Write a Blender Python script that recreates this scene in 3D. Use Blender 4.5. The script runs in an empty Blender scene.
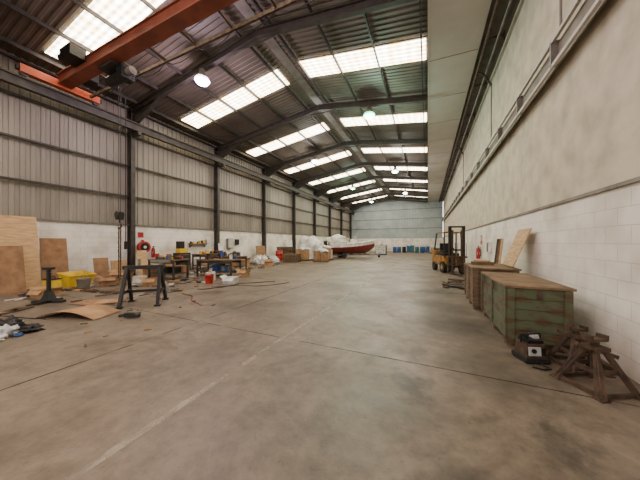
import bpy, math, random
from mathutils import Vector, Matrix, Euler, noise
random.seed(7)
S=bpy.context.scene
def lin(c):
    return tuple(((x/255)/12.92 if x/255<=0.04045 else (((x/255)+0.055)/1.055)**2.4) for x in c)+(1,)
MATS={}
def mat(name,c,rough=.7,metal=0,c2=None,scale=3,bump=0,bscale=20,detail=6,emit=0,contrast=(.35,.65),stretch=(1,1,1)):
    if name in MATS: return MATS[name]
    m=bpy.data.materials.new(name); m.use_nodes=True
    nt=m.node_tree; b=nt.nodes['Principled BSDF']
    b.inputs['Roughness'].default_value=rough; b.inputs['Metallic'].default_value=metal
    b.inputs['Base Color'].default_value=lin(c)
    tc=nt.nodes.new('ShaderNodeTexCoord'); mp=nt.nodes.new('ShaderNodeMapping')
    mp.inputs['Scale'].default_value=stretch
    nt.links.new(tc.outputs['Object'],mp.inputs[0])
    if c2 is None: c2=tuple(x*.8 for x in c)
    n=nt.nodes.new('ShaderNodeTexNoise'); n.inputs['Scale'].default_value=scale; n.inputs['Detail'].default_value=detail
    nt.links.new(mp.outputs[0],n.inputs['Vector'])
    r=nt.nodes.new('ShaderNodeValToRGB')
    r.color_ramp.elements[0].position=contrast[0]; r.color_ramp.elements[1].position=contrast[1]
    r.color_ramp.elements[0].color=lin(c2); r.color_ramp.elements[1].color=lin(c)
    nt.links.new(n.outputs['Fac'],r.inputs[0]); nt.links.new(r.outputs[0],b.inputs['Base Color'])
    if bump:
        n2=nt.nodes.new('ShaderNodeTexNoise'); n2.inputs['Scale'].default_value=bscale; n2.inputs['Detail'].default_value=8
        nt.links.new(tc.outputs['Object'],n2.inputs['Vector'])
        bp=nt.nodes.new('ShaderNodeBump'); bp.inputs['Strength'].default_value=bump; bp.inputs['Distance'].default_value=.02
        nt.links.new(n2.outputs['Fac'],bp.inputs['Height']); nt.links.new(bp.outputs[0],b.inputs['Normal'])
    if emit:
        b.inputs['Emission Color'].default_value=lin(c); b.inputs['Emission Strength'].default_value=emit
    MATS[name]=m; return m

class B:
    def __init__(s): s.v=[];s.f=[];s.mi=[];s.mats=[];s.sm=[]
    def _m(s,m):
        if m not in s.mats: s.mats.append(m)
        return s.mats.index(m)
    def add(s,vs,fs,m,smooth=False):
        o=len(s.v); s.v+= [tuple(x) for x in vs]; k=s._m(m)
        for f in fs: s.f.append(tuple(i+o for i in f)); s.mi.append(k); s.sm.append(smooth)
    def box(s,c,d,m,rot=(0,0,0),top=None):
        R=Euler(rot).to_matrix(); vs=[]
        for z in(-.5,.5):
            t=1 if (z<0 or top is None) else top
            for x,y in((-.5,-.5),(.5,-.5),(.5,.5),(-.5,.5)):
                vs.append(R@Vector((x*d[0]*t,y*d[1]*t,z*d[2]))+Vector(c))
        s.add(vs,[(3,2,1,0),(4,5,6,7),(0,1,5,4),(1,2,6,5),(2,3,7,6),(3,0,4,7)],m)
    def cyl(s,p,q,r,m,r2=None,n=12,cap=True):
        p=Vector(p);q=Vector(q); r2=r if r2 is None else r2
        d=(q-p).normalized(); a=d.orthogonal().normalized(); b=d.cross(a)
        vs=[]
        for P,rr in((p,r),(q,r2)):
            for i in range(n):
                t=2*math.pi*i/n; vs.append(P+a*math.cos(t)*rr+b*math.sin(t)*rr)
        s.add(vs,[(i,(i+1)%n,n+(i+1)%n,n+i) for i in range(n)],m,True)
        if cap: s.add(vs,[tuple(range(n-1,-1,-1)),tuple(range(n,2*n))],m)
    def tube(s,pts,r,m,n=8):
        for a,b in zip(pts,pts[1:]): s.cyl(a,b,r,m,n=n)
    def bar(s,p,q,w,h,m,up=(0,0,1),w2=None):
        p=Vector(p);q=Vector(q);d=(q-p).normalized();u=Vector(up)
        a=d.cross(u)
        if a.length<1e-3: a=d.orthogonal()
        a.normalize(); b=a.cross(d)
        vs=[]
        for P,ww in((p,w),(q,w if w2 is None else w2)):
            for x,y in((-1,-1),(1,-1),(1,1),(-1,1)): vs.append(P+a*x*ww/2+b*y*h/2)
        s.add(vs,[(3,2,1,0),(4,5,6,7),(0,1,5,4),(1,2,6,5),(2,3,7,6),(3,0,4,7)],m)
    def lathe(s,prof,c,m,n=20,smooth=True):
        vs=[];fs=[]
        for r,z in prof:
            for i in range(n):
                t=2*math.pi*i/n; vs.append((c[0]+r*math.cos(t),c[1]+r*math.sin(t),c[2]+z))
        for j in range(len(prof)-1):
            for i in range(n): fs.append((j*n+i,j*n+(i+1)%n,(j+1)*n+(i+1)%n,(j+1)*n+i))
        s.add(vs,fs,m,smooth)
        s.add(vs,[tuple(range(n-1,-1,-1)),tuple(range((len(prof)-1)*n,len(prof)*n))],m)
    def blob(s,c,d,m,seed=0,amp=.25,n=14,flat=True,freq=2):
        vs=[];fs=[]
        for j in range(n+1):
            ph=math.pi*j/n
            for i in range(2*n):
                t=math.pi*i/n
                p=Vector((math.sin(ph)*math.cos(t),math.sin(ph)*math.sin(t),math.cos(ph)))
                k=1+amp*noise.noise(p*freq+Vector((seed*7.3,seed,0)))*2
                q=p*k; z=q.z*d[2]/2
                if flat: z=max(z,-d[2]/2*.55)+d[2]/2*.55
                vs.append((c[0]+q.x*d[0]/2,c[1]+q.y*d[1]/2,c[2]+z))
        N=2*n
        for j in range(n):
            for i in range(N): fs.append((j*N+i,(j+1)*N+i,(j+1)*N+(i+1)%N,j*N+(i+1)%N))
        s.add(vs,fs,m,True)
    def ext(s,pts,vec,m):
        n=len(pts); vs=[Vector(p) for p in pts]+[Vector(p)+Vector(vec) for p in pts]
        s.add(vs,[tuple(range(n-1,-1,-1)),tuple(range(n,2*n))]+[(i,(i+1)%n,n+(i+1)%n,n+i) for i in range(n)],m)
    def build(s,name,loc=(0,0,0),rz=0,bevel=0):
        me=bpy.data.meshes.new(name); me.from_pydata(s.v,[],s.f)
        for m in s.mats: me.materials.append(m)
        for p,k,sm in zip(me.polygons,s.mi,s.sm): p.material_index=k; p.use_smooth=sm
        me.update()
        o=bpy.data.objects.new(name,me); S.collection.objects.link(o)
        o.location=loc; o.rotation_euler=(0,0,rz)
        if bevel:
            md=o.modifiers.new('bevel','BEVEL'); md.width=bevel; md.segments=2; md.limit_method='ANGLE'
        return o

# ------------ dims
XL,XR,Y0,Y1=-13.0,2.17,-9.0,43.0
RX,RZ=-5.4,9.2; SL=.145
def roofz(x): return RZ-abs(x-RX)*SL
COLY=[-8.45+5.05*i for i in range(0,11)]

# ------------ materials
def block_mat(name,c,c2,mort):
    m=bpy.data.materials.new(name); m.use_nodes=True; nt=m.node_tree; b=nt.nodes['Principled BSDF']
    b.inputs['Roughness'].default_value=.75
    g=nt.nodes.new('ShaderNodeNewGeometry'); sx=nt.nodes.new('ShaderNodeSeparateXYZ'); cx=nt.nodes.new('ShaderNodeCombineXYZ')
    nt.links.new(g.outputs['Position'],sx.inputs[0]); nt.links.new(sx.outputs['Y'],cx.inputs['X']); nt.links.new(sx.outputs['Z'],cx.inputs['Y'])
    br=nt.nodes.new('ShaderNodeTexBrick'); br.inputs['Scale'].default_value=1; br.inputs['Brick Width'].default_value=.45; br.inputs['Row Height'].default_value=.225
    br.inputs['Mortar Size'].default_value=.006; br.inputs['Mortar Smooth'].default_value=.4
    br.inputs['Color1'].default_value=lin(c); br.inputs['Color2'].default_value=lin(c2); br.inputs['Mortar'].default_value=lin(mort)
    nt.links.new(cx.outputs[0],br.inputs['Vector'])
    n=nt.nodes.new('ShaderNodeTexNoise'); n.inputs['Scale'].default_value=1.3; n.inputs['Detail'].default_value=10
    nt.links.new(g.outputs['Position'],n.inputs['Vector'])
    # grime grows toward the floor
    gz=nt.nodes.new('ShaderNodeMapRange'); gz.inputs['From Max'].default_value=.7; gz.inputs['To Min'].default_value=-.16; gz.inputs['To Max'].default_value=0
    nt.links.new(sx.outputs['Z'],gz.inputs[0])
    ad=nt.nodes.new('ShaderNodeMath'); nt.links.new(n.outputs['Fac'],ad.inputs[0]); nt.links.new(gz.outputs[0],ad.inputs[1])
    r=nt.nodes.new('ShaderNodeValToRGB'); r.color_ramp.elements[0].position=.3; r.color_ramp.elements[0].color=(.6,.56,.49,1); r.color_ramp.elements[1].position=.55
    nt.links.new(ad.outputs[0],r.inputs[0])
    mx=nt.nodes.new('ShaderNodeMix'); mx.data_type='RGBA'; mx.blend_type='MULTIPLY'; mx.inputs[0].default_value=.7
    nt.links.new(br.outputs['Color'],mx.inputs[6]); nt.links.new(r.outputs[0],mx.inputs[7]); nt.links.new(mx.outputs[2],b.inputs['Base Color'])
    bp=nt.nodes.new('ShaderNodeBump'); bp.inputs['Strength'].default_value=.5; bp.inputs['Distance'].default_value=.012; bp.invert=True
    nt.links.new(br.outputs['Fac'],bp.inputs['Height']); nt.links.new(bp.outputs[0],b.inputs['Normal'])
    return m
white_block=block_mat('painted_block',(236,231,221),(231,226,216),(208,202,192))
render_wall=mat('rendered_wall',(202,193,173),.85,c2=(172,162,142),scale=2.2,bump=.6,bscale=9,detail=12,contrast=(.3,.62))
ledge_m=mat('ledge_grey',(140,134,122),.8)
gutm=mat('gutter_soffit_shaded',(92,86,78),.8)  # soffit colour set darker to paint in the shade of the recess
clad=mat('cladding_grey',(146,139,127),.5,.1,c2=(122,115,104),scale=.8,stretch=(1,1,.3))
clad_end=mat('cladding_end',(168,177,177),.5,.05,c2=(150,162,164),scale=.8)
roofm=mat('roof_sheet',(104,95,83),.6,.05,c2=(82,75,66),scale=.7)
panelm=mat('liner_panel',(190,186,178),.6,c2=(178,174,166),scale=1)
steel=mat('dark_steel',(66,61,56),.55,.2,c2=(50,46,43),scale=4)
steelg=mat('grey_steel',(130,125,116),.5,.3)
blackm=mat('black_metal',(30,29,28),.5,.2)
orange=mat('crane_orange',(196,84,46),.5,c2=(170,72,38),scale=2)
orange2=mat('crane_girder_red',(142,72,48),.6,c2=(116,58,40),scale=2)
rust=mat('rusty_steel',(94,74,58),.8,.2,c2=(58,45,36),scale=9,bump=.3,bscale=40)
ply=mat('plywood',(200,168,124),.75,c2=(172,138,96),scale=3,stretch=(1,1,6))
ply2=mat('plywood_brown',(150,114,80),.8,c2=(120,90,62),scale=4)
card=mat('cardboard',(176,140,100),.85,c2=(150,116,80),scale=4)
woodd=mat('old_wood',(120,97,73),.85,c2=(80,64,48),scale=5,stretch=(1,1,8),bump=.3,bscale=30)
greenp=mat('green_paint_wood',(84,92,68),.85,c2=(86,66,46),scale=4,contrast=(.42,.54),bump=.35,bscale=25,stretch=(1,1,2.5),detail=10)
greent=mat('brown_lid_wood',(134,108,78),.8,c2=(96,79,58),scale=4,bump=.3,bscale=25)
yel=mat('yellow_plastic',(228,190,40),.5)
yelp=mat('forklift_yellow',(168,118,46),.65,c2=(92,66,38),scale=4)
red=mat('red_paint',(180,38,30),.4)
redb=mat('boat_red',(136,52,44),.45,c2=(104,42,36))
whitem=mat('white_plastic',(228,226,220),.5)
wrap=mat('plastic_wrap',(205,206,204),.4,c2=(170,172,172),scale=6)
blue=mat('blue_plastic',(36,84,150),.5)
teal=mat('teal_paint',(40,110,120),.5)
rubber=mat('rubber',(28,27,26),.85)
lampglass=mat('lamp_glow',(255,205,250),.3,emit=30)
lampgreen=mat('lamp_glow_green',(110,255,185),.3,emit=12)
lampwhite=mat('lamp_glow_white',(225,240,255),.3,emit=22)

def sky_mat():
    m=bpy.data.materials.new('grp_rooflight'); m.use_nodes=True; nt=m.node_tree; b=nt.nodes['Principled BSDF']
    g=nt.nodes.new('ShaderNodeNewGeometry'); w=nt.nodes.new('ShaderNodeTexWave'); w.bands_direction='Y'; w.inputs['Scale'].default_value=1.6; w.inputs['Distortion'].default_value=0
    nt.links.new(g.outputs['Position'],w.inputs['Vector'])
    w2=nt.nodes.new('ShaderNodeTexWave'); w2.bands_direction='X'; w2.inputs['Scale'].default_value=1.0
    nt.links.new(g.outputs['Position'],w2.inputs['Vector'])
    n=nt.nodes.new('ShaderNodeTexNoise'); n.inputs['Scale'].default_value=2.5; n.inputs['Detail'].default_value=5
    nt.links.new(g.outputs['Position'],n.inputs['Vector'])
    r=nt.nodes.new('ShaderNodeValToRGB'); r.color_ramp.elements[0].color=lin((244,208,146)); r.color_ramp.elements[1].color=lin((255,248,232)); r.color_ramp.elements[0].position=.35; r.color_ramp.elements[1].position=.62
    nt.links.new(n.outputs['Fac'],r.inputs[0]); nt.links.new(r.outputs[0],b.inputs['Emission Color'])
    mu=nt.nodes.new('ShaderNodeMath'); mu.operation='MULTIPLY_ADD'; mu.inputs[1].default_value=.45
    nt.links.new(w2.outputs['Fac'],mu.inputs[0]); nt.links.new(w.outputs['Fac'],mu.inputs[2])
    mr=nt.nodes.new('ShaderNodeMapRange'); mr.inputs['From Max'].default_value=1.45; mr.inputs['To Min'].default_value=4.5; mr.inputs['To Max'].default_value=20.0
    nt.links.new(mu.outputs[0],mr.inputs[0]); nt.links.new(mr.outputs[0],b.inputs['Emission Strength'])
    b.inputs['Base Color'].default_value=(.8,.75,.6,1)
    return m
skym=sky_mat()

STAINS=[(-.15,2.9,.28,.65),(-.3,3.7,.25,.5),(.3,1.75,.4,.5),(1.0,2.6,.25,.5),(-1.0,4.6,.35,.4),(.3,8.6,1.0,.55),(.8,10.6,.9,.5),(-3,8,.9,.35),(.4,5.2,.9,.55),(.2,6.6,.9,.5),(1.3,1.5,.5,.5),(-.1,12.5,1.0,.4),(.7,3.6,.7,.45),(-1.8,6.5,.9,.35),(-4.2,4.8,.9,.3),(-.6,2.2,.8,.25),(-2.9,2.6,.7,.25)]
def floor_mat():
    m=bpy.data.materials.new('concrete_floor'); m.use_nodes=True; nt=m.node_tree; b=nt.nodes['Principled BSDF']
    g=nt.nodes.new('ShaderNodeNewGeometry')
    def nz(sc,det=8,dist=0,rough=.6):
        n=nt.nodes.new('ShaderNodeTexNoise'); n.inputs['Scale'].default_value=sc; n.inputs['Detail'].default_value=det; n.inputs['Distortion'].default_value=dist; n.inputs['Roughness'].default_value=rough
        nt.links.new(g.outputs['Position'],n.inputs['Vector']); return n
    def ramp(src,p0,c0,p1,c1):
        r=nt.nodes.new('ShaderNodeValToRGB'); e=r.color_ramp.elements
        e[0].position=p0;e[0].color=c0;e[1].position=p1;e[1].color=c1; nt.links.new(src,r.inputs[0]); return r
    def mul(a,bb,f=1):
        x=nt.nodes.new('ShaderNodeMix'); x.data_type='RGBA'; x.blend_type='MULTIPLY'; x.inputs[0].default_value=f
        nt.links.new(a,x.inputs[6]); nt.links.new(bb,x.inputs[7]); return x.outputs[2]
    a=ramp(nz(.35,8,.6).outputs['Fac'],.32,lin((102,92,79)),.68,lin((136,124,107)))
    f=ramp(nz(5,12,0,.72).outputs['Fac'],.34,(.6,.59,.58,1),.6,(1,1,1,1))
    c=mul(a.outputs[0],f.outputs[0])
    st=ramp(nz(.6,9,1.6,.68).outputs['Fac'],.34,(.52,.5,.47,1),.5,(1,1,1,1))
    c=mul(c,st.outputs[0],.85)
    sp=ramp(nz(22,3).outputs['Fac'],.25,(.5,.48,.46,1),.4,(1,1,1,1))
    c=mul(c,sp.outputs[0],.65)
    dn=nz(2.2,8)
    off=nt.nodes.new('ShaderNodeVectorMath'); off.operation='MULTIPLY_ADD'; off.inputs[1].default_value=(1.1,1.1,0)
    nt.links.new(dn.outputs['Color'],off.inputs[0]); nt.links.new(g.outputs['Position'],off.inputs[2])
    for x,y,r,s_ in STAINS:
        d=nt.nodes.new('ShaderNodeVectorMath'); d.operation='DISTANCE'; d.inputs[1].default_value=(x+.55,y+.55,0)
        nt.links.new(off.outputs[0],d.inputs[0])
        mr=nt.nodes.new('ShaderNodeMapRange'); mr.interpolation_type='SMOOTHSTEP'; mr.inputs['From Min'].default_value=r*.25; mr.inputs['From Max'].default_value=r*1.2
        mr.inputs['To Min'].default_value=1-s_; mr.inputs['To Max'].default_value=1
        nt.links.new(d.outputs['Value'],mr.inputs[0])
        c=mul(c,mr.outputs[0])
    nt.links.new(c,b.inputs['Base Color'])
    rr=ramp(nz(.9,5).outputs['Fac'],.3,(.34,.34,.34,1),.7,(.6,.6,.6,1)); nt.links.new(rr.outputs[0],b.inputs['Roughness'])
    bp=nt.nodes.new('ShaderNodeBump'); bp.inputs['Strength'].default_value=.25; bp.inputs['Distance'].default_value=.01
    nt.links.new(nz(30,6).outputs['Fac'],bp.inputs['Height']); nt.links.new(bp.outputs[0],b.inputs['Normal'])
    return m
floorm=floor_mat()
def worn_mat(name,c,thr=(.45,.6),scale=5,mx=.6):
    m=bpy.data.materials.new(name); m.use_nodes=True; nt=m.node_tree; b=nt.nodes['Principled BSDF']
    b.inputs['Base Color'].default_value=lin(c); b.inputs['Roughness'].default_value=.7
    g=nt.nodes.new('ShaderNodeNewGeometry'); n=nt.nodes.new('ShaderNodeTexNoise'); n.inputs['Scale'].default_value=scale; n.inputs['Detail'].default_value=8
    nt.links.new(g.outputs['Position'],n.inputs['Vector'])
    r=nt.nodes.new('ShaderNodeMapRange'); r.inputs['From Min'].default_value=thr[0]; r.inputs['From Max'].default_value=thr[1]; r.inputs['To Max'].default_value=mx
    nt.links.new(n.outputs['Fac'],r.inputs[0]); nt.links.new(r.outputs[0],b.inputs['Alpha'])
    return m

# ------------ shell
b=B(); b.box(((XL+XR)/2,(Y0+Y1)/2,-.1),(XR-XL+1,Y1-Y0+1,.2),floorm); b.build('floor')
b=B(); b.box(((XL+XR)/2,Y0-20,-.15),(60,38,.2),mat('yard',(150,146,138),.9)); b.build('ground_yard')
b=B(); b.box((XL-.15,(Y0+Y1)/2,1.2),(.3,Y1-Y0,2.4),white_block)
b.build('wall_left_lower')
def corr(p0,along,out,up,length,depth=.035,pitch=.25,m=clad):
    p0=Vector(p0);al=Vector(along);ou=Vector(out);up=Vector(up)
    prof=[];x=0
    while x<length:
        for dx,o in((0,0),(.40*pitch,0),(.5*pitch,1),(.9*pitch,1)):
            prof.append((min(x+dx,length),o))
        x+=pitch
    prof.append((length,0))
    vs=[p0+al*a+ou*o*depth for a,o in prof]; n=len(vs); vs+=[v+up for v in vs]
    bb=B(); bb.add(vs,[(i,i+1,n+i+1,n+i) for i in range(n-1)],m); return bb
bb=corr((XL-.08,Y0,2.4),(0,1,0),(1,0,0),(0,0,5.8),Y1-Y0); bb.box((XL-.2,(Y0+Y1)/2,5.3),(.1,Y1-Y0,5.8),clad); bb.build('wall_left')
bb=corr((XL,Y1,2.4),(1,0,0),(0,-1,0),(0,0,5.9),XR-XL,m=clad_end)
bb.ext([(XL,Y1+.02,0),(XR,Y1+.02,0),(XR,Y1+.02,roofz(XR)),(RX,Y1+.02,RZ),(XL,Y1+.02,roofz(XL))],(0,.2,0),clad_end)
bb.box(((XL+XR)/2,Y1-.05,1.1),(XR-XL,.1,2.2),white_block)
for z in(3.9,5.5,7.1): bb.box(((XL+XR)/2,Y1-.08,z),(XR-XL,.06,.07),steelg)
bb.build('wall_back')
b=B()
dx0,dx1,dh=-10.5,-.5,6.6
b.box(((XL+dx0)/2,Y0-.1,4.2),(dx0-XL,.2,8.4),clad); b.box(((XR+dx1)/2,Y0-.1,4.2),(XR-dx1,.2,8.4),clad)
b.ext([(dx0,Y0-.2,dh),(dx1,Y0-.2,dh),(dx1,Y0-.2,roofz(dx1)),(RX,Y0-.2,RZ),(dx0,Y0-.2,roofz(dx0))],(0,.2,0),clad)
b.build('wall_front')
b=B(); b.box((XR+.25,(Y0+Y1)/2,4.3),(.3,Y1-Y0,8.6),render_wall)
b.build('wall_right')
b=B(); b.box((XR+.05,(Y0+Y1)/2,1.14),(.1,Y1-Y0,2.28),white_block); b.box((XR+.04,(Y0+Y1)/2,2.305),(.14,Y1-Y0,.05),ledge_m)
b.build('wall_right_lower')
b=B(); b.box((XL+.02,(Y0+Y1)/2,2.42),(.1,Y1-Y0,.07),steelg); b.build('trim_1')
def slope_sheet(xa,xb,m,zoff=0):
    za,zb=roofz(xa)+zoff,roofz(xb)+zoff
    return corr((xa,Y0,za),(0,1,0),(0,0,-1),(xb-xa,0,zb-za),Y1-Y0,depth=.025,pitch=.2,m=m)
bb=slope_sheet(XL-.2,RX,roofm)
for xa,xb in((XL-.2,RX),(RX,XR+.3)):
    bb.ext([(xa,Y0,roofz(xa)+.02),(xb,Y0,roofz(xb)+.02),(xb,Y0,roofz(xb)+.12),(xa,Y0,roofz(xa)+.12)],(0,Y1-Y0,0),roofm)
b2=slope_sheet(RX,.05,roofm); bb.add(b2.v,b2.f,roofm)
bb.box((RX,(Y0+Y1)/2,RZ-.06),(.4,Y1-Y0,.03),steelg)
bb.build('ceiling')
b=B()
b.ext([(.02,Y0,8.10),(1.56,Y0,8.06),(1.56,Y0,8.12),(.02,Y0,8.16)],(0,Y1-Y0,0),panelm)
b.box((.02,(Y0+Y1)/2,8.26),(.05,Y1-Y0,.34),panelm)
for y in [i*2.5-8 for i in range(21)]:
    b.box((.78,y,8.078),(1.5,.02,.012),ledge_m,rot=(0,.026,0))
b.box((1.84,(Y0+Y1)/2,8.14),(.66,Y1-Y0,.06),gutm)
b.build('ceiling_liner')
k=0
for i in range(len(COLY)-1):
    yc=(COLY[i]+COLY[i+1])/2
    for xa,xb in((-12.1,-5.95),(-4.95,-.06)):
        za,zb=roofz(xa)-.065,roofz(xb)-.065
        b=B(); b.ext([(xa,yc-.5,za),(xb,yc-.5,zb),(xb,yc-.5,zb+.015),(xa,yc-.5,za+.015)],(0,1.0,0),skym)
        k+=1; b.build('window_%d'%k)
b=B()
xs=[-12.3,-10.75,-9.2,-7.65,-6.1,-4.85,-3.3,-1.75,-.2]
for x in xs: b.box((x,(Y0+Y1)/2,roofz(x)-.15),(.05,Y1-Y0,.13),steel)
b.build('roof_purlin')
b=B()
for z in(3.75,5.2,6.65,7.9):
    b.box((XL+.09,(Y0+Y1)/2,z),(.12,Y1-Y0,.07),steel)
b.build('wall_girt')
for y in COLY:
    if y>Y1-.3: continue
    b=B()
    def ibeam(p,q,h,w,up=(0,0,1)):
        p=Vector(p);q=Vector(q);d=(q-p).normalized();a=d.cross(Vector(up)).normalized();n=a.cross(d)
        b.bar(p,q,.03,h,steel,up)
        for s_ in(-1,1): b.bar(p+n*s_*h/2,q+n*s_*h/2,w,.03,steel,up)
    ibeam((-12.8,0,0),(-12.8,0,roofz(-12.8)-.3),.3,.18,up=(1,0,0))
    ibeam((-12.9,0,roofz(-12.9)-.38),(RX,0,RZ-.38),.26,.15)
    ibeam((RX,0,RZ-.38),(-.02,0,roofz(0)-.38),.26,.15)
    b.ext([(-12.65,-.015,7.0),(-12.65,-.015,7.7),(-10.7,-.015,roofz(-10.7)-.52)],(0,.03,0),steel)
    b.bar((-12.65,0,7.0),(-10.7,0,roofz(-10.7)-.53),.16,.03,steel)
    b.ext([(RX-1.2,-.015,RZ-.67),(RX,-.015,RZ-.75),(RX+1.2,-.015,RZ-.67)],(0,.03,0),steel)
    b.box((-12.4,0,6.62),(.55,.14,.16),steel)
    b.box((-12.8,0,.015),(.4,.4,.03),steel)
    b.build('steel_portal_frame',loc=(0,y,0))
b=B()
b.box((-12.3,(Y0+Y1)/2,6.9),(.03,Y1-Y0-.6,.3),steel)
for z in(6.74,7.05): b.box((-12.3,(Y0+Y1)/2,z),(.18,Y1-Y0-.6,.03),steel)
b.box((-12.3,(Y0+Y1)/2,7.09),(.06,Y1-Y0-.6,.05),rust)
b.build('crane_runway_beam')
c=B()
gy=4.2
c.box((-12.3,gy,7.36),(.22,2.1,.26),orange)
for yy in(-.95,.95): c.cyl((-12.36,gy+yy,7.22),(-12.24,gy+yy,7.22),.1,steel)
for yy in(-1.08,1.08): c.box((-12.3,gy+yy,7.36),(.14,.08,.14),blackm)
c.box((-5.3,gy,7.5),(14.0,.28,.34),orange2)
for z in(7.33,7.68): c.box((-5.3,gy,z),(14.0,.38,.03),orange2)
c.box((1.6,gy,7.36),(.22,2.1,.26),orange)
c.box((-5.3,gy+.75,7.35),(14.0,.06,.1),rust)
for i in range(10):
    x=-11.8+i*1.4; c.bar((x,gy+.15,7.45),(x,gy+.75,7.37),.05,.05,rust)
    c.tube([(x,gy+.75,7.3),(x+.35,gy+.75,7.14),(x+.7,gy+.75,7.1),(x+1.05,gy+.75,7.14),(x+1.4,gy+.75,7.3)],.012,rubber,6)
c.box((-10.6,gy-.35,7.72),(.7,.4,.34),blackm); c.cyl((-11.2,gy-.35,7.75),(-10.9,gy-.35,7.75),.17,steel)
c.cyl((-9.9,gy+.35,7.05),(-8.9,gy+.35,7.05),.17,blackm); c.box((-9.0,gy+.35,7.1),(.3,.4,.42),blackm)
c.box((-9.4,gy+.2,7.26),(.8,.5,.06),steel)
c.cyl((-8.85,gy+.35,7.1),(-8.6,gy+.35,7.1),.12,steelg)
c.box((-11.3,gy+.35,7.6),(.5,.35,.35),blackm)
c.build('overhead_crane')
b=B()
for x in(-.06,.06): b.cyl((x,0,.45),(x,0,4.72),.008,blackm,n=6)
b.box((0,0,.36),(.22,.14,.24),blackm); b.cyl((-.02,-.09,.4),(-.02,.09,.4),.12,steel,n=16)
pts=[(0,0,.25),(0,0,.14)]+[(.09*math.cos(t)+0,0,.05+.09*math.sin(t)) for t in [math.pi/2-i*math.pi/6 for i in range(0,9)]]
b.tube(pts,.026,rust,8)
for s_ in(-.05,.05):
    z=-.02
    while z>-1.6:
        b.cyl((s_,0,z),(s_*1.2+(.015 if int(z*20)%2 else -.015),.0,z-.06),.02,rust,n=6); z-=.06
b.tube([(-.06,0,-1.6),(-.1,0,-1.72),(-.03,0,-1.78),(.04,0,-1.7)],.02,rust)
b.build('crane_hook',loc=(-9.35,4.55,2.1))
b=B(); b.cyl((0,0,0),(0,0,5.2),.012,rubber,n=6); b.box((0,0,-.12),(.08,.06,.28),blackm); b.cyl((.0,-.035,-.05),(0,-.045,-.05),.02,red); b.build('crane_pendant_control',loc=(-9.9,5.0,1.6))

b=B()
for z in(4.78,5.22):
    b.box((2.06,(Y0+Y1)/2,z),(.05,Y1-Y0,.06),panelm)
b.box((2.155,(Y0+Y1)/2,5.0),(.03,Y1-Y0,.40),ledge_m)
y=Y0+.3
while y<Y1:
    b.box((2.09,y,5.0),(.12,.05,.46),steelg); y+=1.8
b.build('cable_tray')
b=B()
b.cyl((1.68,Y0,7.9),(1.68,Y1,7.9),.05,rust); b.cyl((1.95,Y0,7.82),(1.95,Y1,7.82),.03,steelg)
y=-6
while y<Y1:
    b.box((1.9,y,7.95),(.5,.04,.04),rust); b.box((2.12,y,7.9),(.05,.05,.3),rust); y+=2.5
for y in(5.5,10.5,18):
    b.tube([(1.68,y,7.9),(1.9,y,7.7),(2.1,y,7.3)],.035,rust); b.cyl((2.1,y,7.3),(2.1,y,5.25),.02,steelg)
b.build('service_pipe')

pm=worn_mat('worn_line_paint',(182,172,154),(.42,.66),4,.5); jm=worn_mat('joint_dark',(52,45,39),(.36,.58),3,.65)
b=B(); b.box((-2.2,16,.002),(.08,34,.002),pm); b.build('floor_line_marking')
b=B()
for y in(3.4,8.45,13.5,18.6,23.6): b.box((-5.4,y,.0015),(15,.014,.002),jm)
for x in(-7.4,-4.2): b.box((x,17,.0015),(.018,50,.002),jm)
b.build('floor_expansion_joint')

lp=[(-7.9,6.55),(-2.6,11.6),(-7.9,16.65),(-2.6,21.7),(-7.9,26.75),(-2.6,31.8),(-7.9,36.85),(-2.6,1.5),(-7.9,-3.5)]
for i,(x,y) in enumerate(lp):
    b=B(); z=roofz(x)-1.05
    g=lampgreen if i in(1,4) else (lampglass if i in (0,7) else lampwhite)
    b.lathe([(.05,.46),(.10,.42),(.12,.26),(.16,.22),(.28,0),(.275,0),(.15,.18)],(0,0,0),steelg)
    b.cyl((0,0,.4),(0,0,.49),.015,steel)
    b.lathe([(.13,.12),(.25,.06),(.27,.0),(.2,-.1),(.01,-.16)],(0,0,0),g)
    o=b.build('high_bay_lamp',loc=(x,y-.0,z))
    l=bpy.data.lights.new('high_bay_bulb','POINT'); l.energy=380; l.shadow_soft_size=.22
    l.color=(.6,1,.78) if i in(1,4) else ((1,.76,.96) if i in(0,7) else (1,.93,.87))
    lo=bpy.data.objects.new('bulb',l); S.collection.objects.link(lo); lo.parent=o; lo.location=(0,0,-.4)

def crate(name,loc,sx,sy,h,m,mt,rz=0,planks=5):
    b=B(); t=.03
    ph=(h-.14)/planks
    for i in range(planks):
        z=.1+ph*(i+.5)
        b.box((0,-sy/2+t/2,z),(sx-.005,t,ph-.006),m); b.box((0,sy/2-t/2,z),(sx-.005,t,ph-.006),m)
        b.box((-sx/2+t/2,0,z),(t,sy-.065,ph-.006),m); b.box((sx/2-t/2,0,z),(t,sy-.065,ph-.006),m)
    for x in(-sx/2+.05,sx/2-.05):
        b.box((x,-sy/2-.012,h/2+.03),(.09,.024,h-.14),m)
    for y in(-sy/2+.04,0,sy/2-.04):
        b.box((-sx/2-.012,y,h/2+.03),(.024,.08,h-.14),m)
    b.box((0,-sy/2-.012,.15),(sx-.2,.022,.09),m)
    n=5
    for i in range(n):
        w=(sx+.06)/n; b.box((-sx/2-.03+w*(i+.5),0,h-.018),(w-.003,sy+.06,.036),mt)
    b.box((0,0,.08),(sx-.08,sy-.08,.04),woodd)
    for y in(-sy/2+.1,0,sy/2-.1): b.box((0,y,.05),(sx,.1,.1),woodd)
    b.box((-sx/2-.03,-.2,h-.12),(.012,.05,.14),rust); b.box((-sx/2-.03,sy*.3,h-.12),(.012,.05,.14),rust)
    b.box((0,-sy/2-.03,h-.13),(.06,.012,.14),rust)
    return b.build(name,loc=loc,rz=rz,bevel=.004)
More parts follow.
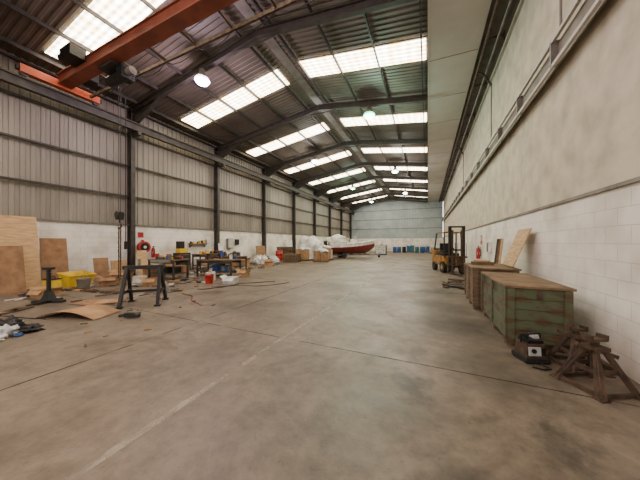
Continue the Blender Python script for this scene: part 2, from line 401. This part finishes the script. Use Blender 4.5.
crate('wooden_chest',(1.49,5.45,0),.76,1.8,.94,greenp,greent)
crate('wooden_crate',(1.42,7.35,0),.86,1.4,1.0,woodd,greent,planks=4)
b=B()
b.box((0,0,0),(.022,.8,.92),ply)
for z in(-.3,.3): b.box((.02,0,z),(.02,.7,.06),woodd)
o=b.build('plywood_board',loc=(1.91,7.1,1.47)); o.rotation_euler=(.0,.36,.0)
b=B(); b.box((0,0,.04),(.5,.08,.08),woodd); b.box((.05,.3,.05),(.3,.25,.1),card,rot=(0,0,.3)); b.build('scrap_timber',loc=(1.3,7.5,1.0))
b=B()
for i in range(3): b.bar((0,i*.25,0),(.22,i*.25+.2,1.7),.05,.03,[ply,woodd,rust][i])
b.build('leaning_timber_length',loc=(1.82,8.6,0))

def axle(name,loc,rz,s=1):
    b=B(); H=.52*s; w=.25*s
    cs=[(-w,-w),(w,-w),(w,w),(-w,w)]
    for x,y in cs:
        b.bar((x,y,.012),(x*.2,y*.2,H),.11*s,.014,rust,up=(x,y,0),w2=.055*s)
        b.bar((x,y,.012),(x*.2,y*.2,H),.014,.07*s,rust,up=(x,y,0))
        b.box((x,y,.008),(.11*s,.11*s,.016),rust)
    for i in range(4):
        p,q=cs[i],cs[(i+1)%4]
        if i!=1: b.bar((p[0],p[1],.03),(q[0],q[1],.03),.02,.05*s,rust)
        f=.58; b.bar((p[0]*f,p[1]*f,H*.5),(q[0]*f,q[1]*f,H*.5),.014,.06*s,rust)
    b.box((0,0,H),(.2*s,.2*s,.04),rust)
    b.cyl((0,0,H*.3),(0,0,H+.10*s),.045*s,rust)
    b.box((0,0,H+.11*s),(.24*s,.12*s,.03),rust); b.box((-.11*s,0,H+.14*s),(.03,.12*s,.05),rust); b.box((.11*s,0,H+.14*s),(.03,.12*s,.05),rust)
    b.bar((-.30*s,-.02,H*1.15),(.22*s,-.06,H*.8),.04,.04,rust)
    return b.build(name,loc=loc,rz=rz)
axle('axle_stand',(1.68,3.66,0),.5,.84)
axle('axle_stand',(1.74,4.17,0),.2,.76)
b=B()
b.box((0,0,.045),(.30,.28,.05),rubber); b.box((0,0,.16),(.26,.22,.18),rust,top=.88)
b.box((-.03,-.115,.16),(.15,.02,.11),wrap,rot=(-.1,0,0)); b.cyl((-.05,-.125,.17),(-.05,-.14,.17),.03,blackm); b.box((.08,-.11,.16),(.06,.02,.1),blackm)
b.box((0,0,.27),(.2,.18,.05),blackm); b.cyl((-.06,0,.28),(-.06,0,.34),.035,blackm); b.box((.07,.03,.31),(.08,.1,.05),wrap)
b.tube([(-.12,0,.24),(-.14,-.03,.35),(.1,-.03,.37),(.12,0,.24)],.012,blackm)
b.tube([(.0,-.14,.05),(.0,-.2,.03),(.05,-.26,.012),(-.06,-.28,.012),(-.14,-.22,.012)],.01,rubber)
for x in(-.12,.12):
    for y in(-.11,.11): b.cyl((x-.02,y,.035),(x+.02,y,.035),.035,rubber)
b.build('battery_charger',loc=(1.27,4.15,0),rz=.35,bevel=.005)

b=B()
b.box((0,.55,.62),(1.0,1.5,.5),yelp); b.box((0,1.25,.75),(1.04,.45,.8),yelp,top=.92)
b.box((0,.5,.92),(.85,.75,.16),blackm); b.box((0,.75,1.08),(.5,.45,.12),rubber); b.box((0,1.0,1.32),(.48,.12,.42),rubber)
b.box((0,-.2,.55),(.9,.3,.5),yelp)
for x in(-.46,.46):
    b.cyl((x-.09,-.1,.3),(x+.09,-.1,.3),.3,rubber,n=24); b.cyl((x-.1,-.1,.3),(x+.1,-.1,.3),.14,yelp,n=16)
    b.cyl((x-.08,1.15,.24),(x+.08,1.15,.24),.24,rubber,n=24)
    b.bar((x*.95,-.2,.8),(x*.9,-.05,2.1),.06,.06,blackm); b.bar((x*.95,1.3,1.1),(x*.9,1.0,2.1),.06,.06,blackm)
    b.bar((x*.9,-.08,2.1),(x*.9,1.03,2.1),.06,.06,yelp)
for i in range(6): b.box((0,-.02+i*.2,2.12),(.84,.04,.03),yelp)
b.cyl((0,.0,1.0),(0,.15,1.2),.02,blackm); b.cyl((0,.15,1.2),(0,.17,1.22),.17,blackm)
for x in(-.32,.32):
    b.box((x,-.55,1.25),(.12,.14,2.3),blackm); b.box((x*.7,-.6,1.15),(.08,.1,2.1),rust)
for z in(.35,1.2,2.36): b.box((0,-.55,z),(.72,.1,.08),blackm)
b.cyl((0,-.5,.3),(0,-.5,2.1),.04,steelg)
b.box((0,-.68,.5),(.9,.05,.08),rust); b.box((0,-.68,.85),(.9,.05,.08),rust)
for x in(-.28,.28): b.box((x,-.73,.5),(.1,.04,.9),rust); b.box((x,-1.25,.07),(.1,1.05,.04),rust)
for i in range(7): b.box((-.4+i*.133,-.7,1.2),(.02,.03,.7),rust)
b.build('forklift_truck',loc=(1.15,14.3,0),rz=.3,bevel=.01)
b=B()
for i in range(18):
    b.box((random.uniform(-.6,.5),random.uniform(-1.1,.9),.03+.02*(i%3)),(random.uniform(.1,.5),random.uniform(.05,.12),.05),random.choice([woodd,rust,blackm]),rot=(0,0,random.uniform(0,3)))
b.build('scrap_timber_pile',loc=(1.1,10.4,0))
def exting(loc,rz=0,name='fire_extinguisher'):
    b=B(); b.lathe([(.02,0),(.075,.01),(.08,.04),(.08,.42),(.06,.48),(.025,.51),(.025,.55)],(0,0,0),red)
    b.box((0,.03,.57),(.03,.14,.03),blackm); b.tube([(0,-.02,.55),(.09,0,.5),(.1,0,.3),(.09,0,.12)],.012,rubber); b.box((0,0,.25),(.1,.14,.12),whitem,)
    b.box((.07,0,.3),(.06,.1,.04),steelg)
    return b.build(name,loc=loc,rz=rz)
exting((2.04,12.6,.85))
b=B(); b.box((0,0,0),(.012,.3,.4),red); b.box((-.008,0,.05),(.006,.2,.2),whitem); b.build('fire_sign',loc=(2.155,12.6,1.7))
b=B(); b.box((0,0,0),(.1,.3,.4),whitem); b.box((-.055,0,0),(.01,.24,.34),steelg); b.build('electrical_box',loc=(2.11,10.9,1.4))

# ---------------- left objects
def lean_sheet(name,loc,w,h,m,tilt,rz=0,t=.02):
    b=B(); b.box((0,0,h/2),(t,w,h),m)
    o=b.build(name,loc=loc); o.rotation_euler=(0,-tilt,rz); return o
lean_sheet('plywood_sheet',(-12.1,2.85,.01),1.5,2.5,ply,.18)
lean_sheet('plywood_sheet',(-11.7,2.5,.01),1.3,1.5,ply2,.2)
lean_sheet('plywood_sheet',(-12.35,4.05,.01),.7,1.75,ply2,.16)
lean_sheet('plywood_sheet',(-12.2,5.35,.01),.5,.95,ply2,.2)
lean_sheet('cardboard_sheet',(-12.25,6.0,.01),.6,.8,card,.2)
lean_sheet('plywood_sheet',(-12.3,6.95,.01),.45,1.2,ply,.14)
lean_sheet('white_panel',(-12.4,11.85,.01),.4,1.5,whitem,.12)
lean_sheet('plywood_sheet',(-12.3,15.9,.01),1.2,1.3,ply2,.15)
lean_sheet('plywood_sheet',(-12.3,20.3,.01),1.2,1.8,whitem,.12)
def cbox(name,loc,d,m,rz=0,flaps=True):
    b=B(); x,y,z=d; t=.012
    b.box((0,0,t/2),(x,y,t),m)
    for s_ in(-1,1):
        b.box((s_*x/2,0,z/2),(t,y,z),m); b.box((0,s_*y/2,z/2),(x,t,z),m)
        if flaps:
            b.box((s_*(x/2+.07),0,z+.03),(.16,y,t),m,rot=(0,-s_*.5,0)); b.box((0,s_*(y/2+.06),z-.04),(x,.14,t),m,rot=(-s_*.8,0,0))
    if not flaps: b.box((0,0,z),(x,y,t),m); b.box((0,0,z+.008),(x,.05,.004),ply2)
    return b.build(name,loc=loc,rz=rz)
for (x,y),d,m,r,f in [((-11.55,6.9),(.5,.5,.5),card,.1,True),((-11.3,5.6),(.5,.5,.4),card,.5,True),((-12.3,8.1),(.5,.5,.7),card,0,False),((-10.7,4.9),(.45,.4,.3),ply2,.9,True),((-7.7,8.6),(.4,.4,.3),card,.3,True),((-11.5,8.3),(.6,.4,.4),ply2,.2,False),((-11.1,12.4),(.6,.5,.5),card,.2,True),((-9.4,12.8),(.5,.5,.45),card,.6,True),((-10.5,5.8),(.35,.3,.25),whitem,.4,False),((-9.3,5.5),(.4,.35,.25),card,.7,True),((-10.1,3.1),(.45,.4,.22),card,.2,True)]:
    cbox('cardboard_box',(x,y,0),d,m,r,f)
b=B()
vs=[(-.2,-.3,0),(.2,-.3,0),(.2,.3,0),(-.2,.3,0),(-.3,-.4,.5),(.3,-.4,.4),(.3,.4,.4),(-.3,.4,.5)]
b.add(vs,[(3,2,1,0),(0,1,5,4),(1,2,6,5),(2,3,7,6),(3,0,4,7)],yel)
b.add([(x*.93,y*.93,z+.015) for x,y,z in vs],[(0,1,2,3),(4,5,1,0),(5,6,2,1),(6,7,3,2),(7,4,0,3)],yel)
b.tube([vs[4],vs[5],vs[6],vs[7],vs[4]],.02,yel)
b.build('yellow_tub',loc=(-11.65,4.35,.0),rz=.2)
b=B(); b.box((0,0,.2),(.35,.3,.4),yel,top=.9); b.box((0,0,.41),(.36,.3,.03),blackm); b.tube([(-.12,0,.42),(-.1,0,.5),(.1,0,.5),(.12,0,.42)],.015,blackm); b.build('yellow_tool_box',loc=(-11.0,3.5,0),rz=.3,bevel=.01)
b=B(); b.lathe([(.15,0),(.19,.33),(.2,.35),(.19,.35),(.14,.03)],(0,0,0),steelg); b.tube([(-.19,0,.33),(-.12,0,.46),(.12,0,.46),(.19,0,.33)],.006,steelg); b.build('metal_bucket',loc=(-10.8,4.2,0))
b=B(); b.box((0,0,.03),(.75,.12,.06),blackm,rot=(0,0,.1)); b.box((0,0,.03),(.12,.6,.06),blackm); b.cyl((0,0,.05),(0,0,.88),.045,blackm); b.box((0,0,.9),(.2,.14,.06),blackm); b.box((0,0,.18),(.22,.22,.24),blackm,top=.5)
b.cyl((-.1,0,.8),(.14,0,.8),.012,steelg)
b.build('pipe_stand',loc=(-9.15,2.85,0),rz=.4)
# steel trestle frame: A-frame ends, top rail, low foot rail
b=B(); L_,H_=.9,.95
b.box((0,0,H_),(L_,.1,.09),blackm)
for x in(-.36,.36):
    for s_ in(-1,1): b.bar((x*1.1,s_*.36,.03),(x,s_*.03,H_),.07,.06,blackm); b.box((x*1.1,s_*.36,.02),(.14,.1,.04),blackm)
    b.bar((x*1.05,-.22,H_*.36),(x*1.05,.22,H_*.36),.05,.06,blackm)
b.bar((-.38,0,H_*.36),(.38,0,H_*.36),.05,.06,blackm)
b.cyl((-.1,0,H_+.04),(-.1,0,H_+.22),.03,steelg)
b.build('steel_trestle',loc=(-6.7,3.8,0),rz=.75)
b=B()
b.box((0,0,.03),(.7,.1,.06),steelg); b.box((0,0,.03),(.1,.5,.06),steelg)
b.box((0,0,.5),(.07,.07,.95),steelg); b.box((0,0,.99),(.6,.09,.07),steelg); b.bar((.3,0,.05),(.03,0,.5),.04,.04,steelg)
b.build('t_shaped_stand',loc=(-7.7,4.85,0),rz=.4)
b=B(); n=12; vs=[]
for i in range(n+1):
    t=i/n; x=(t-.5)*1.4; z=.14*math.sin(t*math.pi)+.01
    vs+=[(x,-.3,z),(x*.9,.35,z*.9),(x,-.3,z+.01),(x*.9,.35,z*.9+.01)]
fs=[]
for i in range(n):
    o_=i*4; fs+=[(o_+2,o_+6,o_+7,o_+3),(o_,o_+1,o_+5,o_+4),(o_,o_+4,o_+6,o_+2),(o_+1,o_+3,o_+7,o_+5)]
b.add(vs,fs,card,True); b.build('bent_plywood_offcut',loc=(-6.95,2.65,0),rz=.3)
b=B(); b.box((0,0,.02),(.9,.5,.01),ply2,rot=(0.02,0,.2)); b.box((.3,.2,.035),(.5,.4,.01),card,rot=(.03,.02,.9)); b.build('cardboard_sheet',loc=(-8.0,3.3,0))
b=B()
for i,(x,y,dx,dy,dz,m) in enumerate(((0,0,.4,.3,.2,wrap),(-.35,.15,.35,.35,.24,blackm),(.25,-.15,.25,.2,.12,whitem),(.25,.12,.12,.1,.06,blue),(-.1,-.3,.35,.25,.14,blackm),(.1,.3,.3,.25,.14,blackm),(-.55,-.2,.5,.4,.16,steelg))):
    b.blob((x,y,0),(dx,dy,dz),m,seed=i+1,amp=.45,freq=3)
b.build('rag_pile',loc=(-6.6,1.5,0))
b=B(); b.box((0,0,.06),(.3,.08,.08),blackm,rot=(0,0,.4)); b.cyl((-.1,.02,.06),(-.2,-.15,.05),.03,blackm); b.cyl((.12,.05,.08),(.12,.05,.13),.05,steelg); b.build('angle_grinder',loc=(-5.7,3.0,0))
def hose(name,loc,m,seed,L=3,r=.014,a0=0):
    rnd=random.Random(seed); p=Vector((0,0,r)); a=a0+rnd.uniform(-.3,.3); pts=[p.copy()]
    for i in range(int(L/.12)):
        a+=rnd.uniform(-.4,.4); p=p+Vector((math.cos(a)*.12,math.sin(a)*.12,0)); pts.append(p.copy())
    b=B(); b.tube(pts,r,m,6); return b.build(name,loc=loc)
hose('air_hose',(-6.9,5.0,0),mat('red_hose',(120,62,52),.6),3,2,.012); hose('air_hose',(-7.1,5.7,0),rubber,5,3,.012)
hose('extension_cable',(-8.6,1.9,0),rubber,14,1.5,.01); hose('extension_cable',(-7.0,6.2,0),rubber,17,3,.01,.1)
b=B()
for a in(0,.12,-.1): b.bar((-.8,a,.02),(.8,a*.5,.02),.04,.04,rust)
b.build('steel_bar_stock',loc=(-9.5,4.1,0),rz=.1)
def bench(name,loc,rz,L=1.8,W=.75,H=.85,clutter=1,m=steel,top=woodd,seed=1):
    rnd=random.Random(seed); b=B()
    b.box((0,0,H-.025),(L,W,.05),top)
    for x in(-L/2+.05,L/2-.05):
        for y in(-W/2+.05,W/2-.05): b.box((x,y,(H-.05)/2),(.06,.06,H-.05),m)
    b.box((0,0,.25),(L-.1,W-.1,.03),m); b.box((0,W/2-.04,H-.12),(L-.1,.04,.1),m); b.box((0,-W/2+.04,H-.12),(L-.1,.04,.1),m)
    for i in range(clutter):
        x=rnd.uniform(-L/2+.15,L/2-.15);y=rnd.uniform(-W/2+.12,W/2-.12);k=rnd.random();c_=rnd.choice([red,blue,blackm,whitem,steelg,yel,card,blackm,rust])
        if k<.35: b.cyl((x,y,H),(x,y,H+rnd.uniform(.1,.28)),rnd.uniform(.04,.09),c_)
        elif k<.7: b.box((x,y,H+.08),(rnd.uniform(.1,.3),rnd.uniform(.1,.25),.16),c_,rot=(0,0,rnd.random()))
        else: b.blob((x,y,H),(.25,.2,.2),c_,seed=i,amp=.4)
    for i in range(clutter//2):
        b.box((rnd.uniform(-L/2+.3,L/2-.3),rnd.uniform(-.15,.15),.265+.12),(.35,.3,.24),rnd.choice([blackm,card,steelg,blue]),rot=(0,0,rnd.uniform(-.2,.2)))
    return b.build(name,loc=loc,rz=rz)
bench('workbench',(-8.9,8.3,0),.15,1.9,.8,.8,6,seed=2)
bench('workbench',(-10.4,6.9,0),.1,1.5,.8,.85,14,seed=4)
bench('workbench',(-12.1,10.55,0),1.57,1.9,.7,.9,16,seed=8)
bench('workbench',(-10.2,10.4,0),.2,1.6,.7,.8,12,seed=11)
b=B(); b.box((0,0,.5),(.5,.7,1.0),blackm)
for i in range(4): b.box((.26,0,.2+i*.22),(.02,.62,.18),steel); b.box((.28,0,.24+i*.22),(.02,.4,.02),steelg)
b.box((0,0,1.12),(.35,.5,.24),yel); b.box((0,-.1,1.44),(.3,.3,.4),blackm)
b.build('tool_cabinet',loc=(-12.5,9.05,0),bevel=.006)
b=B(); b.box((.12,0,0),(.28,1.3,.03),woodd)
for y in(-.5,.5): b.bar((-.02,y,-.22),(.22,y,-.02),.03,.03,steel); b.box((-.02,y,-.12),(.02,.04,.26),steel)
for i in range(8): b.cyl((.12,-.55+i*.155,.015),(.12,-.55+i*.155,.12+random.uniform(0,.15)),.055,random.choice([steelg,blackm,whitem,rust,yel]))
b.build('wall_shelf',loc=(-12.96,10.4,1.5))
b=B(); b.box((0,0,0),(.16,.5,.7),steelg); b.box((.09,0,0),(.02,.42,.6),panelm); b.box((0,.7,.1),(.15,.3,.4),blackm); b.box((0,.4,.05),(.05,.4,.04),steelg); b.build('electrical_panel',loc=(-12.9,13.0,1.5))
b=B(); b.cyl((-.08,0,0),(.08,0,0),.28,red,n=28); b.cyl((-.1,0,0),(.1,0,0),.2,rubber,n=24); b.cyl((-.11,0,0),(.12,0,0),.07,whitem); b.box((-.1,0,.0),(.04,.12,.7),red)
b.build('fire_hose_reel',loc=(-12.8,7.25,1.35))
b=B(); b.box((0,0,0),(.015,.35,.35),whitem); b.box((.01,0,0),(.006,.26,.26),red); b.build('fire_sign',loc=(-12.985,7.2,1.95))
exting((-12.85,7.72,.8))
b=B(); b.lathe([(.13,0),(.16,.32),(.17,.34),(.15,.34),(.12,.03)],(0,0,0),red); b.tube([(-.16,0,.33),(-.1,0,.46),(.1,0,.46),(.16,0,.33)],.006,steelg); b.build('red_bucket',loc=(-7.7,6.7,0))
b=B(); b.box((0,0,.18),(.22,.36,.36),whitem); b.cyl((0,.12,.36),(0,.12,.41),.03,red); b.tube([(0,-.12,.36),(0,-.1,.43),(0,.05,.43),(0,.07,.36)],.018,whitem); b.build('plastic_jerrycan',loc=(-8.2,7.2,0),rz=.3,bevel=.03)
cbox('cardboard_box',(-7.0,7.1,0),(.4,.5,.22),whitem,.4)
def drum(name,loc,m):
    b=B(); b.lathe([(.28,0),(.29,.02),(.285,.28),(.3,.29),(.285,.31),(.285,.58),(.3,.59),(.285,.61),(.29,.86),(.28,.88)],(0,0,0),m); b.cyl((.15,0,.87),(.15,0,.9),.03,blackm); return b.build(name,loc=loc)
drum('steel_drum',(-12.3,13.0,0),blackm); drum('steel_drum',(-11.4,17.0,0),red)
def pallet(b,x,y,z,L=1.2,W=1.0,m=woodd):
    for i in range(3): b.box((x,y-W/2+.05+i*(W-.1)/2,z+.06),(L,.1,.08),m)
    for i in range(7): b.box((x-L/2+.06+i*(L-.12)/6,y,z+.115),(.1,W,.022),m)
    for i in range(3): b.box((x-L/2+.06+i*(L-.12)/2,y,z+.012),(.1,W,.02),m)
def stack(name,loc,n,rz=0):
    b=B()
    for i in range(n): pallet(b,random.uniform(-.03,.03),random.uniform(-.03,.03),i*.13)
    return b.build(name,loc=loc,rz=rz)
stack('wooden_pallet_stack',(-9.9,16.6,0),5,.2); stack('wooden_pallet_stack',(-11.8,18.6,0),9,.05)
def loaded(name,loc,rz,h,m,m2):
    b=B(); pallet(b,0,0,0)
    for i in range(2):
        for j in range(2):
            hh=h*(.75+.25*random.random()); b.box((-.28+i*.56,-.24+j*.48,.13+hh/2),(.53,.46,hh),random.choice([m,m2]))
    b.blob((0,0,h*.9),(1.1,.9,.5),wrap,seed=int(h*10),amp=.3)
    return b.build(name,loc=loc,rz=rz,bevel=.01)
loaded('loaded_pallet',(-7.9,17.8,0),.3,.75,card,ply2); loaded('loaded_pallet',(-8.3,19.6,0),.1,1.0,wrap,card); loaded('loaded_pallet',(-9.7,18.3,0),-.2,.9,whitem,card)
b=B()
for i in range(11): b.blob((random.uniform(-.7,.7),random.uniform(-.8,.8),0),(random.uniform(.5,.8),random.uniform(.4,.7),random.uniform(.35,.8)),random.choice([wrap,whitem,wrap,blackm]),seed=i+20,amp=.35,freq=3)
b.build('plastic_sack_pile',loc=(-10.9,14.4,0))
b=B()
for i in range(7): b.blob((random.uniform(-.8,.8),random.uniform(-.6,.6),0),(random.uniform(.5,.9),random.uniform(.4,.8),random.uniform(.35,.6)),random.choice([wrap,whitem,card]),seed=i+40,amp=.35,freq=3)
b.build('plastic_sack_pile',loc=(-11.3,26.0,0))
b=B(); b.blob((0,0,0),(2.3,2.3,2.9),whitem,seed=3,amp=.22,freq=1.5,n=20); b.build('tarp_covered_load',loc=(-10.5,21.0,0))
b=B(); L=5.0; st=[];N=14
for i in range(N+1):
    t=i/N; w=1.05*(1-max(0,(t-.45)/.55)**2.2)+.01; zt=1.35+.4*t*t; zk=.4+.7*max(0,(t-.7)/.3)**2
    x=-L/2+L*t
    st.append([(x,-w,zt),(x,-w*1.02,zt-.28),(x,-w*.8,zk+.3),(x,0,zk),(x,w*.8,zk+.3),(x,w*1.02,zt-.28),(x,w,zt)])
vs=[p for s_ in st for p in s_]
def strip(k0,k1): return [(i*7+k,i*7+k+1,(i+1)*7+k+1,(i+1)*7+k) for i in range(N) for k in range(k0,k1)]
b.add(vs,strip(1,5),redb,True); b.add(vs,strip(0,1)+strip(5,6),whitem)
b.add([p for s_ in st for p in((s_[0][0],s_[0][1],s_[0][2]-.03),(s_[6][0],s_[6][1],s_[6][2]-.03))],[(2*i,2*i+1,2*i+3,2*i+2) for i in range(N)],whitem)
b.add(st[0],[(0,1,2,3,4,5,6)],redb)
b.tube([s_[0] for s_ in st],.06,whitem,8); b.tube([s_[6] for s_ in st],.06,whitem,8)
b.box((.2,0,1.6),(.7,.8,.55),whitem,top=.7); b.box((.45,0,1.95),(.04,.75,.35),wrap,rot=(0,-.5,0)); b.box((-.9,0,1.5),(.5,1.2,.3),blackm)
b.blob((-1.5,0,1.3),(1.9,1.8,1.3),whitem,seed=12,amp=.25,n=12)
b.box((-2.7,0,1.45),(.35,.35,.5),blackm,top=.8); b.box((-2.7,0,.9),(.15,.12,.7),blackm)
b.box((0,-.4,.3),(4.6,.08,.08),steelg); b.box((0,.4,.3),(4.6,.08,.08),steelg); b.box((2.6,0,.3),(1.0,.08,.08),steelg)
for x in(-1.8,0,1.6): b.box((x,0,.38),(.1,1.4,.12),steelg)
b.cyl((-1,-.9,.28),(-1,-.7,.28),.28,rubber,n=20); b.cyl((-1,.7,.28),(-1,.9,.28),.28,rubber,n=20); b.cyl((3.0,0,.12),(3.0,.06,.12),.12,rubber); b.cyl((3.0,.03,.12),(3.0,.03,.4),.03,steelg)
b.build('motor_boat',loc=(-7.1,23.6,0),rz=.6)
for x,y,m in((-4.6,38,blue),(-4.0,38.3,blue),(-3.3,38.5,blackm),(-1.5,39,teal),(-.8,39,blue)): drum('steel_drum',(x,y,0),m)
def gascage(name,loc,m):
    b=B(); pallet(b,0,0,0,m=m); b.box((0,0,.65),(1.1,.95,.95),whitem)
    for i in range(6):
        x=-.58+i*.232; b.box((x,-.5,.65),(.02,.02,1.05),steelg); b.box((x,.5,.65),(.02,.02,1.05),steelg)
        y=-.5+i*.2; b.box((-.6,y,.65),(.02,.02,1.05),steelg); b.box((.6,y,.65),(.02,.02,1.05),steelg)
    for z in(.3,.65,.95,1.17):
        for s_ in(-1,1): b.box((0,s_*.5,z),(1.2,.02,.02),steelg); b.box((s_*.6,0,z),(.02,1.0,.02),steelg)
    b.cyl((0,0,1.12),(0,0,1.2),.1,red)
    return b.build(name,loc=loc)
gascage('liquid_storage_tank',(-5.3,30.5,0),blue)
loaded('loaded_pallet',(-2.5,40.5,0),0,1.0,blue,teal); loaded('loaded_pallet',(-.3,41,0),0,.8,blue,blackm); loaded('loaded_pallet',(-6.5,39,0),.2,1.1,blue,whitem); loaded('loaded_pallet',(-9.2,34,0),.2,1.0,blackm,card); loaded('loaded_pallet',(-10.8,29,0),.2,1.2,card,blackm)
loaded('loaded_pallet',(.9,37,0),0,.7,blackm,card)
b=B(); rnd=random.Random(5)
for i in range(300):
    y=rnd.uniform(1.6,15); x=rnd.uniform(-12.3,-7.4+ (-.15*y if y>7 else 0)); c_=rnd.choice([card,woodd,whitem,blackm,rust,steelg,ply2,woodd,rust,blackm])
    b.box((x,y,.02),(rnd.uniform(.04,.5),rnd.uniform(.03,.2),.03),c_,rot=(0,0,rnd.uniform(0,3.1)))
for i in range(25):
    x=rnd.uniform(-7.6,-4.6); y=rnd.uniform(1.8,4.6); b.box((x,y,.01),(rnd.uniform(.03,.12),rnd.uniform(.02,.06),.02),rnd.choice([woodd,blackm,card]),rot=(0,0,rnd.uniform(0,3.1)))
b.build('floor_debris')

w=bpy.data.worlds.new('World'); S.world=w; w.use_nodes=True
bg=w.node_tree.nodes['Background']; bg.inputs[0].default_value=(1,.97,.93,1); bg.inputs[1].default_value=2.8
cam=bpy.data.cameras.new('camera'); cam.lens=13.5; cam.sensor_width=36; cam.shift_y=2/640; cam.clip_end=200
co=bpy.data.objects.new('camera',cam); S.collection.objects.link(co); co.location=(0,0,1.6); co.rotation_euler=(math.radians(90),0,math.radians(24.2))
S.camera=co
